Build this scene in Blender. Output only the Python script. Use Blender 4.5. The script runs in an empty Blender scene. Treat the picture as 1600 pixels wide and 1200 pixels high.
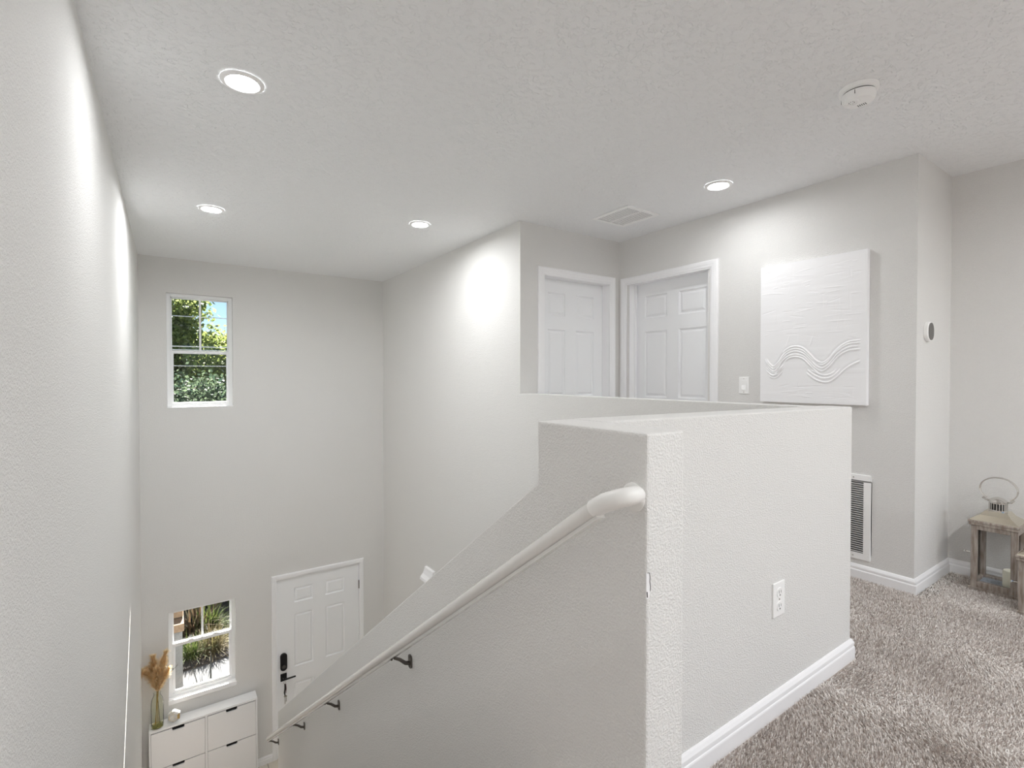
import bpy, bmesh, math, random
import numpy as np
from mathutils import Vector, Matrix
random.seed(7)
RNG = np.random.default_rng(11)
S = bpy.context.scene
COL = S.collection
PI = math.pi

# ---------------------------------------------------------------- levels (camera eye at the origin)
H = 1.23          # ceiling
F = -1.21         # upper floor
F2 = -4.43        # lower floor
GR = -4.60        # ground outside
XL = -0.244       # left wall face
XS = 2.287        # stairwell right wall face
XH = 3.40         # hall wall face
XF = 3.98         # far right wall face
YF = 6.236        # front wall face
YD = 3.19         # closet wall face
YC = 0.986        # step in the hall wall
YH = 0.915        # half wall face
YB = -4.2         # back wall
BODY = []

# ---------------------------------------------------------------- materials
def new_mat(name):
    m = bpy.data.materials.new(name); m.use_nodes = True
    nt = m.node_tree
    b = nt.nodes['Principled BSDF']
    return m, nt, b

def plain(name, col, rough=0.5, metal=0.0, coat=0.0, spec=0.5):
    m, nt, b = new_mat(name)
    b.inputs['Base Color'].default_value = (*col, 1)
    b.inputs['Roughness'].default_value = rough
    b.inputs['Metallic'].default_value = metal
    b.inputs['Coat Weight'].default_value = coat
    b.inputs['Specular IOR Level'].default_value = spec
    return m

def noise_bump(nt, b, layers, strength, dist):
    """layers: (scale, detail, lo, hi, weight) - summed and fed to one bump node"""
    geo = nt.nodes.new('ShaderNodeNewGeometry')
    prev = None
    for sc, det, lo, hi, w in layers:
        n = nt.nodes.new('ShaderNodeTexNoise'); n.inputs['Scale'].default_value = sc
        n.inputs['Detail'].default_value = det; n.inputs['Roughness'].default_value = 0.55
        nt.links.new(geo.outputs['Position'], n.inputs['Vector'])
        r = nt.nodes.new('ShaderNodeMapRange'); r.interpolation_type = 'SMOOTHSTEP'
        r.inputs['From Min'].default_value = lo; r.inputs['From Max'].default_value = hi
        r.inputs['To Max'].default_value = w
        nt.links.new(n.outputs['Fac'], r.inputs['Value'])
        if prev is None: prev = r.outputs['Result']
        else:
            a = nt.nodes.new('ShaderNodeMath'); a.operation = 'ADD'
            nt.links.new(prev, a.inputs[0]); nt.links.new(r.outputs['Result'], a.inputs[1]); prev = a.outputs[0]
    bp = nt.nodes.new('ShaderNodeBump'); bp.inputs['Strength'].default_value = strength
    bp.inputs['Distance'].default_value = dist
    nt.links.new(prev, bp.inputs['Height']); nt.links.new(bp.outputs['Normal'], b.inputs['Normal'])
    return prev

def paint_wall():
    m, nt, b = new_mat('wall_paint')
    b.inputs['Base Color'].default_value = (0.800, 0.793, 0.778, 1); b.inputs['Roughness'].default_value = 0.75
    b.inputs['Specular IOR Level'].default_value = 0.25
    noise_bump(nt, b, [(190, 2, .40, .64, 1.0), (62, 2, .40, .70, .35)], 0.58, 0.0020)
    return m
def paint_ceiling():
    m, nt, b = new_mat('ceiling_texture')
    b.inputs['Base Color'].default_value = (0.895, 0.905, 0.915, 1); b.inputs['Roughness'].default_value = 0.85
    b.inputs['Specular IOR Level'].default_value = 0.2
    noise_bump(nt, b, [(30, 3, .50, .60, 1.0), (80, 2, .40, .65, .35)], 0.75, 0.0034)
    return m

def thin_glass(name, tint=(1, 1, 1), refl=0.06):
    m = bpy.data.materials.new(name); m.use_nodes = True
    nt = m.node_tree; nt.nodes.clear()
    o = nt.nodes.new('ShaderNodeOutputMaterial'); mx = nt.nodes.new('ShaderNodeMixShader')
    t = nt.nodes.new('ShaderNodeBsdfTransparent'); g = nt.nodes.new('ShaderNodeBsdfGlossy')
    t.inputs['Color'].default_value = (*tint, 1); g.inputs['Roughness'].default_value = 0.02
    lw = nt.nodes.new('ShaderNodeLayerWeight'); lw.inputs['Blend'].default_value = refl * 4
    nt.links.new(lw.outputs['Fresnel'], mx.inputs['Fac'])
    nt.links.new(t.outputs[0], mx.inputs[1]); nt.links.new(g.outputs[0], mx.inputs[2]); nt.links.new(mx.outputs[0], o.inputs['Surface'])
    return m

def emit(name, strength, col=(0.975, 0.99, 1.0)):
    m = bpy.data.materials.new(name); m.use_nodes = True
    nt = m.node_tree; nt.nodes.clear()
    o = nt.nodes.new('ShaderNodeOutputMaterial'); e = nt.nodes.new('ShaderNodeEmission')
    e.inputs['Color'].default_value = (*col, 1); e.inputs['Strength'].default_value = strength
    nt.links.new(e.outputs[0], o.inputs['Surface'])
    return m

def island_mix(name, cols, rough=0.8, transl=0.0, noise=None):
    """colour picked at random for every loose piece of the mesh (blade, leaf)"""
    m, nt, b = new_mat(name)
    g = nt.nodes.new('ShaderNodeNewGeometry'); r = nt.nodes.new('ShaderNodeValToRGB')
    el = r.color_ramp.elements
    for i, c in enumerate(cols):
        p = i / (len(cols) - 1)
        e = el[0] if i == 0 else (el[1] if i == len(cols) - 1 else el.new(p))
        e.position = p; e.color = (*c, 1)
    nt.links.new(g.outputs['Random Per Island'], r.inputs['Fac'])
    nt.links.new(r.outputs['Color'], b.inputs['Base Color'])
    b.inputs['Roughness'].default_value = rough; b.inputs['Specular IOR Level'].default_value = 0.2
    if transl:
        t = nt.nodes.new('ShaderNodeBsdfTranslucent'); mx = nt.nodes.new('ShaderNodeMixShader'); mx.inputs[0].default_value = transl
        nt.links.new(r.outputs['Color'], t.inputs['Color'])
        o = nt.nodes['Material Output']
        nt.links.new(b.outputs[0], mx.inputs[1]); nt.links.new(t.outputs[0], mx.inputs[2]); nt.links.new(mx.outputs[0], o.inputs['Surface'])
    return m

def wood_wash(name, c1, c2):
    m, nt, b = new_mat(name)
    g = nt.nodes.new('ShaderNodeNewGeometry'); mp = nt.nodes.new('ShaderNodeMapping')
    mp.inputs['Scale'].default_value = (60, 60, 8)
    n = nt.nodes.new('ShaderNodeTexNoise'); n.inputs['Scale'].default_value = 1.4; n.inputs['Detail'].default_value = 5
    r = nt.nodes.new('ShaderNodeValToRGB')
    r.color_ramp.elements[0].position = .35; r.color_ramp.elements[0].color = (*c1, 1)
    r.color_ramp.elements[1].position = .68; r.color_ramp.elements[1].color = (*c2, 1)
    nt.links.new(g.outputs['Position'], mp.inputs['Vector']); nt.links.new(mp.outputs['Vector'], n.inputs['Vector'])
    nt.links.new(n.outputs['Fac'], r.inputs['Fac']); nt.links.new(r.outputs['Color'], b.inputs['Base Color'])
    b.inputs['Roughness'].default_value = .6
    return m

def speckled(name, c1, c2, scale, rough=.9, bump=0.0):
    m, nt, b = new_mat(name)
    g = nt.nodes.new('ShaderNodeNewGeometry')
    n = nt.nodes.new('ShaderNodeTexNoise'); n.inputs['Scale'].default_value = scale; n.inputs['Detail'].default_value = 4
    r = nt.nodes.new('ShaderNodeValToRGB')
    r.color_ramp.elements[0].position = .35; r.color_ramp.elements[0].color = (*c1, 1)
    r.color_ramp.elements[1].position = .65; r.color_ramp.elements[1].color = (*c2, 1)
    nt.links.new(g.outputs['Position'], n.inputs['Vector'])
    nt.links.new(n.outputs['Fac'], r.inputs['Fac']); nt.links.new(r.outputs['Color'], b.inputs['Base Color'])
    b.inputs['Roughness'].default_value = rough
    if bump:
        bp = nt.nodes.new('ShaderNodeBump'); bp.inputs['Distance'].default_value = bump
        nt.links.new(n.outputs['Fac'], bp.inputs['Height']); nt.links.new(bp.outputs['Normal'], b.inputs['Normal'])
    return m

def brick_mat(name, c1, c2, mortar, scale):
    m, nt, b = new_mat(name)
    g = nt.nodes.new('ShaderNodeTexCoord')
    mp = nt.nodes.new('ShaderNodeMapping'); mp.inputs['Rotation'].default_value = (PI/2, 0, 0)
    n = nt.nodes.new('ShaderNodeTexBrick'); n.inputs['Scale'].default_value = scale
    n.inputs['Color1'].default_value = (*c1, 1); n.inputs['Color2'].default_value = (*c2, 1); n.inputs['Mortar'].default_value = (*mortar, 1)
    nt.links.new(g.outputs['Object'], mp.inputs['Vector']); nt.links.new(mp.outputs['Vector'], n.inputs['Vector'])
    nt.links.new(n.outputs['Color'], b.inputs['Base Color']); b.inputs['Roughness'].default_value = .9
    return m

def tile_mat():
    m, nt, b = new_mat('foyer_tile')
    g = nt.nodes.new('ShaderNodeNewGeometry')
    n = nt.nodes.new('ShaderNodeTexBrick'); n.offset = 0.0; n.inputs['Scale'].default_value = 1.0
    n.inputs['Brick Width'].default_value = .45; n.inputs['Row Height'].default_value = .45; n.inputs['Mortar Size'].default_value = .006
    n.inputs['Color1'].default_value = (.66, .61, .53, 1); n.inputs['Color2'].default_value = (.70, .65, .57, 1); n.inputs['Mortar'].default_value = (.38, .34, .29, 1)
    nt.links.new(g.outputs['Position'], n.inputs['Vector']); nt.links.new(n.outputs['Color'], b.inputs['Base Color'])
    b.inputs['Roughness'].default_value = .35
    return m

M = {}
M['wall'] = paint_wall()
M['ceil'] = paint_ceiling()
M['trim'] = plain('white_trim_paint', (.94, .94, .955), .35)
M['door'] = plain('white_door_paint', (.925, .935, .95), .38)
M['rail'] = plain('gloss_handrail_paint', (.78, .765, .74), .22, coat=.3)
M['elbow'] = plain('elbow_paint', (.86, .85, .83), .4)
M['plastic'] = plain('white_plastic', (.97, .97, .965), .3)
M['plastic_gap'] = plain('dark_gap', (.03, .03, .03), .8)
M['cap'] = plain('cap_paint', (.80, .785, .76), .6)
M['black'] = plain('black_metal', (.012, .012, .013), .35, .3)
M['bronze'] = plain('aged_nickel', (.16, .145, .13), .35, .85)
M['steel'] = plain('polished_steel', (.72, .70, .67), .12, 1.0)
M['brass'] = plain('brass_tint', (.62, .50, .30), .25, 1.0)
M['key'] = plain('key_metal', (.45, .42, .38), .3, 1.0)
M['red'] = plain('dark_red_cord', (.12, .02, .025), .7)
M['grey_dark'] = plain('dark_grey_glass', (.085, .08, .075), .22)
M['cabinet'] = plain('cabinet_white', (.88, .885, .90), .4)
M['void'] = plain('interior_shade', (.01, .01, .01), .9)
M['canvas'] = plain('white_plaster_canvas', (.95, .95, .965), .65)
M['canvas_edge'] = plain('canvas_edge', (.80, .80, .81), .8)
M['frame'] = plain('vinyl_window_frame', (.92, .93, .94), .35)
M['glass'] = thin_glass('window_glass')
M['lglass'] = thin_glass('lantern_glass', (.995, .997, .997), .02)
M['vglass'] = thin_glass('vase_glass', (.97, .975, .945), .012)
M['vbase'] = thin_glass('vase_base_glass', (.86, .84, .66), .03)
M['water'] = thin_glass('amber_glass', (.80, .68, .30), .05)
M['wood'] = wood_wash('weathered_wood', (.24, .19, .155), (.48, .43, .385))
M['zinc'] = wood_wash('zinc_plate', (.26, .29, .33), (.42, .46, .51))
M['gold'] = plain('lantern_roof_metal', (.70, .65, .54), .16, .95)
M['wax'] = plain('ivory_wax', (.84, .83, .70), .55)
LAMP = {'stair': 195, 'far': 440, 'well': 315, 'hall': 132, 'loft': 345}  # the loft value drives unseen lamps added as fill
for k, v in LAMP.items(): M['lamp_' + k] = emit('led_diffuser_' + k, v)
M['marble'] = speckled('white_marble', (.62, .60, .57), (.85, .85, .84), 22, .3)
M['goldleaf'] = plain('gold_leaf', (.75, .55, .22), .3, .9)
M['carpet_base'] = speckled('carpet_backing', (.36, .305, .27), (.54, .47, .425), 90, .95, .01)
M['stair'] = speckled('stair_carpet', (.42, .37, .33), (.66, .60, .55), 220, .95, .012)
M['pile'] = island_mix('carpet_yarn', [(.36, .30, .265), (.84, .755, .70), (.95, .885, .83), (.99, .96, .93)], .95)
M['tile'] = tile_mat()
M['stucco'] = speckled('exterior_stucco', (.40, .39, .37), (.46, .45, .43), 40)
M['grey_stucco'] = speckled('grey_column_stucco', (.13, .13, .125), (.16, .16, .155), 30)
M['concrete'] = speckled('pale_concrete', (.078, .081, .084), (.098, .101, .104), 6)
M['lawn'] = speckled('far_lawn', (.03, .06, .015), (.06, .10, .03), 3)
M['mulch'] = speckled('dark_mulch', (.012, .010, .008), (.04, .032, .027), 45, .95, .02)
M['tanstone'] = speckled('tan_stone', (.15, .10, .062), (.20, .14, .09), 28)
M['roof'] = plain('roof_shingle', (.18, .17, .16), .9)
M['soffit'] = plain('soffit_white', (.7, .7, .69), .7)
M['pampas'] = island_mix('pampas_fibre', [(.80, .61, .34), (.94, .79, .53), (.98, .90, .70)], .9, .5)
M['straw'] = plain('straw_stalk', (.42, .30, .10), .7)
M['sprig'] = plain('dark_sprig', (.05, .055, .03), .8)
M['grass_green'] = island_mix('green_blades', [(0.02, 0.044, 0.008), (0.06, 0.096, 0.02), (0.12, 0.144, 0.044)], .6, .35)
M['grass_brown'] = island_mix('tawny_blades', [(0.115, 0.0862, 0.0517), (0.333, 0.259, 0.161), (0.38, 0.322, 0.196), (0.149, 0.138, 0.0575)], .7, .3)
M['grass_orange'] = island_mix('rusty_blades', [(0.11, 0.065, 0.035), (0.25, 0.17, 0.09), (0.275, 0.25, 0.15), (0.08, 0.075, 0.05)], .7, .3)
M['blade_dark'] = island_mix('dark_blades', [(.006, .008, .008), (.015, .02, .018)], .4)
M['blade_bush'] = island_mix('bush_blades', [(0.005, 0.01, 0.006), (0.015, 0.025, 0.01), (0.04, 0.055, 0.02)], .5, .3)
M['leafA'] = island_mix('oak_leaves', [(0.0735, 0.115, 0.0315), (0.178, 0.262, 0.063), (0.378, 0.441, 0.147)], .5, .5)
M['leafB'] = island_mix('bright_leaves', [(0.112, 0.154, 0.035), (0.252, 0.294, 0.056), (0.406, 0.42, 0.126)], .5, .5)
M['leaf_dimmed'] = island_mix('screen_dimmed_leaves', [(0.0338, 0.0638, 0.045), (0.0675, 0.112, 0.075), (0.15, 0.203, 0.12)], .5, .4)  # leaf colour darkened in place of an insect screen dimming the view
M['bark'] = speckled('bark', (.05, .04, .03), (.13, .10, .08), 12)
M['cable'] = plain('pale_cable', (.55, .57, .58), .5)
M['pole'] = speckled('pole_wood', (.12, .10, .08), (.2, .17, .14), 9)
M['ink'] = plain('dark_print', (.02, .02, .02), .6)
M['crack'] = plain('crack_grey', (.07, .065, .06), .9)

# ---------------------------------------------------------------- helpers
def link(name, bm, mat, parent=None, smooth=False, bevel=0.0, segs=2, kind=None, angle=40):
    me = bpy.data.meshes.new(name)
    bmesh.ops.remove_doubles(bm, verts=bm.verts, dist=1e-6)
    bmesh.ops.recalc_face_normals(bm, faces=bm.faces)
    bm.to_mesh(me); bm.free()
    o = bpy.data.objects.new(name, me); COL.objects.link(o)
    me.materials.append(M[mat] if isinstance(mat, str) else mat)
    if smooth:
        for p in me.polygons: p.use_smooth = True
        me.set_sharp_from_angle(angle=math.radians(angle))
    if bevel:
        md = o.modifiers.new('bevel', 'BEVEL'); md.width = bevel; md.segments = segs; md.limit_method = 'ANGLE'; md.angle_limit = math.radians(30)
    if parent is not None: adopt(o, parent)
    if kind: o['kind'] = kind
    return o

def adopt(o, parent):
    """parent without moving; parents here are unrotated empties or meshes at a known location"""
    o.parent = parent
    loc = Vector((0, 0, 0)); p = parent
    while p is not None:
        loc += p.location; p = p.parent
    o.location = o.location - loc

def empty(name, loc):
    o = bpy.data.objects.new(name, None); COL.objects.link(o)
    o.location = loc; o.empty_display_size = .05
    return o

def tag(o, label=None, cat=None, group=None, kind=None):
    if label: o['label'] = label
    if cat: o['category'] = cat
    if group: o['group'] = group
    if kind: o['kind'] = kind
    return o

def box(bm, x0, x1, y0, y1, z0, z1):
    v = [bm.verts.new((x, y, z)) for x in (x0, x1) for y in (y0, y1) for z in (z0, z1)]
    for f in ((0, 1, 3, 2), (4, 6, 7, 5), (0, 4, 5, 1), (2, 3, 7, 6), (0, 2, 6, 4), (1, 5, 7, 3)):
        bm.faces.new([v[i] for i in f])

def BX(*a):
    bm = bmesh.new(); box(bm, *a); return bm

def prism(bm, pts, f):
    """extrude the closed polygon pts (list of (a, b)); f(a, b, t) with t = 0 / 1 gives the point"""
    A = [bm.verts.new(f(a, b, 0)) for a, b in pts]; B = [bm.verts.new(f(a, b, 1)) for a, b in pts]
    n = len(pts)
    bm.faces.new(A[::-1]); bm.faces.new(B)
    for i in range(n): bm.faces.new((A[i], A[(i+1) % n], B[(i+1) % n], B[i]))

def lathe(bm, prof, c=(0, 0, 0), n=40, axis='z', caps=True):
    """prof: (radius, height) list revolved around axis through c"""
    rings = []
    for r, h in prof:
        ring = []
        for i in range(n):
            a = 2 * PI * i / n; u, v = r * math.cos(a), r * math.sin(a)
            p = {'z': (u, v, h), 'x': (h, u, v), 'y': (u, h, v)}[axis]
            ring.append(bm.verts.new((c[0]+p[0], c[1]+p[1], c[2]+p[2])))
        rings.append(ring)
    for a, b in zip(rings, rings[1:]):
        for i in range(n): bm.faces.new((a[i], a[(i+1) % n], b[(i+1) % n], b[i]))
    if caps:
        bm.faces.new(rings[0][::-1]); bm.faces.new(rings[-1])

def tube(bm, pts, r, n=12, closed=False):
    pts = [Vector(p) for p in pts]; rs = r if isinstance(r, (list, tuple)) else [r] * len(pts)
    m = len(pts); rings = []; up = None
    for i, p in enumerate(pts):
        if closed: d = (pts[(i+1) % m] - pts[i-1]).normalized()
        else: d = (pts[min(i+1, m-1)] - pts[max(i-1, 0)]).normalized()
        if up is None:
            up = Vector((0, 0, 1)) if abs(d.z) < .9 else Vector((1, 0, 0))
        s = d.cross(up).normalized(); up = s.cross(d).normalized()
        rings.append([bm.verts.new(p + rs[i] * (math.cos(2*PI*k/n) * s + math.sin(2*PI*k/n) * up)) for k in range(n)])
    pairs = list(zip(rings, rings[1:])) + ([(rings[-1], rings[0])] if closed else [])
    for a, b in pairs:
        for k in range(n): bm.faces.new((a[k], a[(k+1) % n], b[(k+1) % n], b[k]))
    if not closed:
        bm.faces.new(rings[0][::-1]); bm.faces.new(rings[-1])

def rbox(u0, u1, v0, v1, r, n=6):
    """rounded rectangle outline"""
    out = []
    for cx, cy, a0 in ((u1-r, v1-r, 0), (u0+r, v1-r, PI/2), (u0+r, v0+r, PI), (u1-r, v0+r, 1.5*PI)):
        for k in range(n+1):
            a = a0 + PI/2 * k / n; out.append((cx + r*math.cos(a), cy + r*math.sin(a)))
    return out

def holed(us, vs, holes, f, depth):
    """wall slab with rectangular holes: f(u, v, d) -> point, d = 0 the room face, depth the far face"""
    bm = bmesh.new(); cache = {}
    def V(u, v, d):
        k = (round(u, 5), round(v, 5), d)
        if k not in cache: cache[k] = bm.verts.new(f(u, v, d))
        return cache[k]
    for h in holes:
        us = us + [h[0], h[1]]; vs = vs + [h[2], h[3]]
    us = sorted(set(us)); vs = sorted(set(vs))
    solid = {}
    for i in range(len(us)-1):
        for j in range(len(vs)-1):
            cu, cv = (us[i]+us[i+1])/2, (vs[j]+vs[j+1])/2
            solid[i, j] = not any(a < cu < b and c < cv < d for a, b, c, d in holes)
    for (i, j), s in solid.items():
        if not s: continue
        a, b, c, d = us[i], us[i+1], vs[j], vs[j+1]
        for dd in (0, depth): bm.faces.new((V(a, c, dd), V(b, c, dd), V(b, d, dd), V(a, d, dd)))
        for (di, dj), (p, q) in {(-1, 0): ((a, c), (a, d)), (1, 0): ((b, c), (b, d)), (0, -1): ((a, c), (b, c)), (0, 1): ((a, d), (b, d))}.items():
            if not solid.get((i+di, j+dj), False):
                bm.faces.new((V(*p, 0), V(*q, 0), V(*q, depth), V(*p, depth)))
    return bm

def casing(u0, u1, v0, v1, f, w=.066, t=.018):
    """three sided door casing, mitred; f(u, v, d): d towards the room"""
    prof = [(0, 0), (0, .009), (.010, .011), (.014, .015), (.030, .016), (.036, t), (w-.010, t), (w-.003, t-.004), (w, t-.008), (w, 0)]
    bm = bmesh.new(); rows = []
    for o, d in prof:
        rows.append([bm.verts.new(f(u0-o, v0, d)), bm.verts.new(f(u0-o, v1+o, d)), bm.verts.new(f(u1+o, v1+o, d)), bm.verts.new(f(u1+o, v0, d))])
    for a, b in zip(rows, rows[1:]):
        for k in range(3): bm.faces.new((a[k], a[k+1], b[k+1], b[k]))
    a, b = rows[0], rows[-1]
    for k in range(3): bm.faces.new((b[k], b[k+1], a[k+1], a[k]))
    return bm

def six_panel(u0, u1, v0, v1, panels, f, t=.042, rings=((0, 0), (.003, -.008), (.010, -.0135), (.016, -.0135), (.030, -.004), (.033, -.003))):
    """moulded six panel leaf, front face at d = 0, f(u, v, d)"""
    bm = bmesh.new()
    us = sorted(set([u0, u1] + [p[k] for p in panels for k in (0, 1)])); vs = sorted(set([v0, v1] + [p[k] for p in panels for k in (2, 3)]))
    cache = {}
    def V(u, v, d):
        k = (round(u, 5), round(v, 5), round(d, 5))
        if k not in cache: cache[k] = bm.verts.new(f(u, v, d))
        return cache[k]
    for i in range(len(us)-1):
        for j in range(len(vs)-1):
            a, b, c, d = us[i], us[i+1], vs[j], vs[j+1]; cu, cv = (a+b)/2, (c+d)/2
            P = [p for p in panels if p[0] < cu < p[1] and p[2] < cv < p[3]]
            if not P: bm.faces.new((V(a, c, 0), V(b, c, 0), V(b, d, 0), V(a, d, 0)))
    for (a, b, c, d) in panels:
        prev = None
        gu = [u for u in us if a <= u <= b]; gv = [v for v in vs if c <= v <= d]
        for k, (o, dp) in enumerate(rings):
            ring = [V(a+o, c+o, dp), V(b-o, c+o, dp), V(b-o, d-o, dp), V(a+o, d-o, dp)]
            if prev:
                for q in range(4): bm.faces.new((prev[q], prev[(q+1) % 4], ring[(q+1) % 4], ring[q]))
            prev = ring
        bm.faces.new(prev)
    c = [V(u0, v0, 0), V(u1, v0, 0), V(u1, v1, 0), V(u0, v1, 0)]; e = [V(u0, v0, -t), V(u1, v0, -t), V(u1, v1, -t), V(u0, v1, -t)]
    bm.faces.new(e)
    for q in range(4): bm.faces.new((c[q], c[(q+1) % 4], e[(q+1) % 4], e[q]))
    return bm

BASE = [(0, 0), (.014, 0), (.014, .050), (.0125, .054), (.0105, .056), (.0105, .062), (.0120, .064), (.0115, .072), (.006, .083), (.003, .087), (0, .087)]
def baseboard(name, path, z0, prof=BASE, h=1.0):
    """moulding swept along path (room on the LEFT of the walking direction)"""
    bm = bmesh.new(); pts = [Vector(p) for p in path]; rows = []
    for i, p in enumerate(pts):
        d0 = (p - pts[i-1]).normalized() if i else None
        d1 = (pts[i+1] - p).normalized() if i < len(pts)-1 else None
        n0 = Vector((-d0.y, d0.x)) if d0 else None; n1 = Vector((-d1.y, d1.x)) if d1 else None
        if n0 and n1: m = (n0 + n1) / (1 + n0.dot(n1))
        else: m = n0 or n1
        rows.append([bm.verts.new((p.x + m.x*o, p.y + m.y*o, z0 + z*h)) for o, z in prof])
    n = len(prof)
    for a, b in zip(rows, rows[1:]):
        for k in range(n): bm.faces.new((a[k], a[(k+1) % n], b[(k+1) % n], b[k]))
    bm.faces.new(rows[0]); bm.faces.new(rows[-1][::-1])
    return link(name, bm, 'trim', kind='structure')

def mesh_from_arrays(name, co, tri, mat, parent=None, quads=False):
    me = bpy.data.meshes.new(name)
    k = 4 if quads else 3
    n = len(tri)
    me.vertices.add(len(co)); me.vertices.foreach_set('co', np.ascontiguousarray(co, dtype=np.float32).ravel())
    me.loops.add(n*k); me.loops.foreach_set('vertex_index', np.ascontiguousarray(tri, dtype=np.int32).ravel())
    me.polygons.add(n); me.polygons.foreach_set('loop_start', np.arange(0, n*k, k, dtype=np.int32))
    me.polygons.foreach_set('loop_total', np.full(n, k, dtype=np.int32))
    me.update(calc_edges=True); me.validate()
    o = bpy.data.objects.new(name, me); COL.objects.link(o); me.materials.append(M[mat])
    if parent is not None: adopt(o, parent)
    return o

# ---------------------------------------------------------------- the shell
# left wall
link('wall_left', BX(XL-.12, XL, YB, YF+.14, F2-.1, H), 'wall', kind='structure')
# front wall: upper window, lower window, front door
WU = (-.012, .586, -.325, .872); WL = (-.022, .590, -3.372, -2.448); DF = (1.005, 1.968, F2, -2.345)
link('wall_front', holed([XL, XS+.113], [F2-.1, H], [WU, WL, DF], lambda u, v, d: (u, YF+d, v), .14), 'wall', kind='structure')
# stairwell right wall, dropping to a half wall beside the loft
bm = bmesh.new()
prism(bm, [(YH+.115, F2-.1), (YF, F2-.1), (YF, H), (YD, H), (YD, -.131), (YH+.115, -.131)], lambda a, b, t: (XS + .113*t, a, b))
link('wall_stairwell', bm, 'wall', kind='structure')
# half wall facing the loft
bm = bmesh.new()
prism(bm, [(.915, F2-.1), (XS+.113, F2-.1), (XS+.113, -.1275), (.915, -.1145)], lambda a, b, t: (a, YH + .115*t, b))
link('wall_half', bm, 'wall', kind='structure', bevel=.005)
# guard wall running down beside the stairs
bm = bmesh.new()
prism(bm, [(.669, F2-.1), (4.90, F2-.1), (4.90, -3.05), (1.033, -.279), (1.033, -.1155), (.669, -.1155)], lambda a, b, t: (.796 + .119*t, a, b))
guard = link('wall_guard', bm, 'wall', kind='structure', bevel=.005)
# paint chip on the corner bead of the guard wall
bm = bmesh.new()
prism(bm, [(.7935, -.398), (.801, -.400), (.803, -.412), (.8045, -.428), (.803, -.446), (.798, -.452), (.7935, -.450)], lambda a, b, t: (a, .6675 + .002*t, b))
link('chipped_paint', bm, 'trim', guard)
bm = bmesh.new()
tube(bm, [(.7955, .6668, -.397), (.8015, .6668, -.3985), (.8035, .6668, -.408), (.8025, .6668, -.416), (.805, .6668, -.428), (.8042, .6668, -.436)], .0007, 5)
tube(bm, [(.7945, .6668, -.436), (.7955, .6668, -.447)], .0011, 5)
link('crack', bm, 'crack', guard)
# closet wall with its door, hall wall with its door
DL = (2.522, 3.278, F, .835); DR = (2.276, 3.066, F, .835)
link('wall_closet', holed([XS+.113, XH], [F, H], [DL], lambda u, v, d: (u, YD+d, v), .115), 'wall', kind='structure')
link('wall_hall', holed([YC, YD+.115], [F, H], [DR], lambda u, v, d: (XH+d, u, v), .115), 'wall', kind='structure')
link('wall_corner', BX(XH+.115, XF, YC, YC+.115, F, H), 'wall', kind='structure')
link('wall_right', BX(XF, XF+.12, YB, YC+.115, F, H), 'wall', kind='structure')
WB = (.3, 3.5, -1.0, 1.0)
link('wall_back', holed([XL, XF], [F, H], [WB], lambda u, v, d: (u, YB-d, v), .14), 'wall', kind='structure')
# floors and ceiling
bm = bmesh.new()
box(bm, XL, XF, YB, .669, F-.22, F); box(bm, .915, XF, .669, YH, F-.22, F); box(bm, XL, .796, .669, 1.0, F-.22, F)
box(bm, XS+.113, XH, YH, YD, F-.22, F)
link('floor', bm, 'carpet_base', kind='structure')
link('floor_foyer', BX(XL, XS, -1.0, YF, F2-.1, F2), 'tile', kind='structure')
link('ceiling', BX(XL-.12, XF+.12, YB-.14, YF+.14, H, H+.07), 'ceil', kind='structure')
link('roof', BX(-2.2, 6.2, YB-1.2, 7.93, H+.07, H+.30), 'roof', kind='structure')
# stairs behind the guard wall
bm = bmesh.new()
pts = [(1.0, F)]
for i in range(16):
    pts += [(1.0+.264*i, F-.1894*(i+1)), (1.0+.264*(i+1), F-.1894*(i+1))]
pts += [(1.0+.264*16, F2), (1.0, F2)]
prism(bm, pts, lambda a, b, t: (XL + (.796-XL)*t, a, b))
link('stairs', bm, 'stair', kind='structure')

# baseboards
baseboard('baseboard_half', [(XS+.113, 3.188), (XS+.113, YH), (.915, YH), (.915, .70)], F)
baseboard('baseboard_hall', [(XF, YB+.01), (XF, YC), (XH, YC), (XH, 2.187)], F)
baseboard('baseboard_closet', [(2.458, YD), (XS+.114, YD)], F)
baseboard('baseboard_front', [(.955, YF), (XL+.001, YF)], F2)
baseboard('baseboard_foyer', [(XS, 1.05), (XS, YF), (2.033, YF)], F2)

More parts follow.
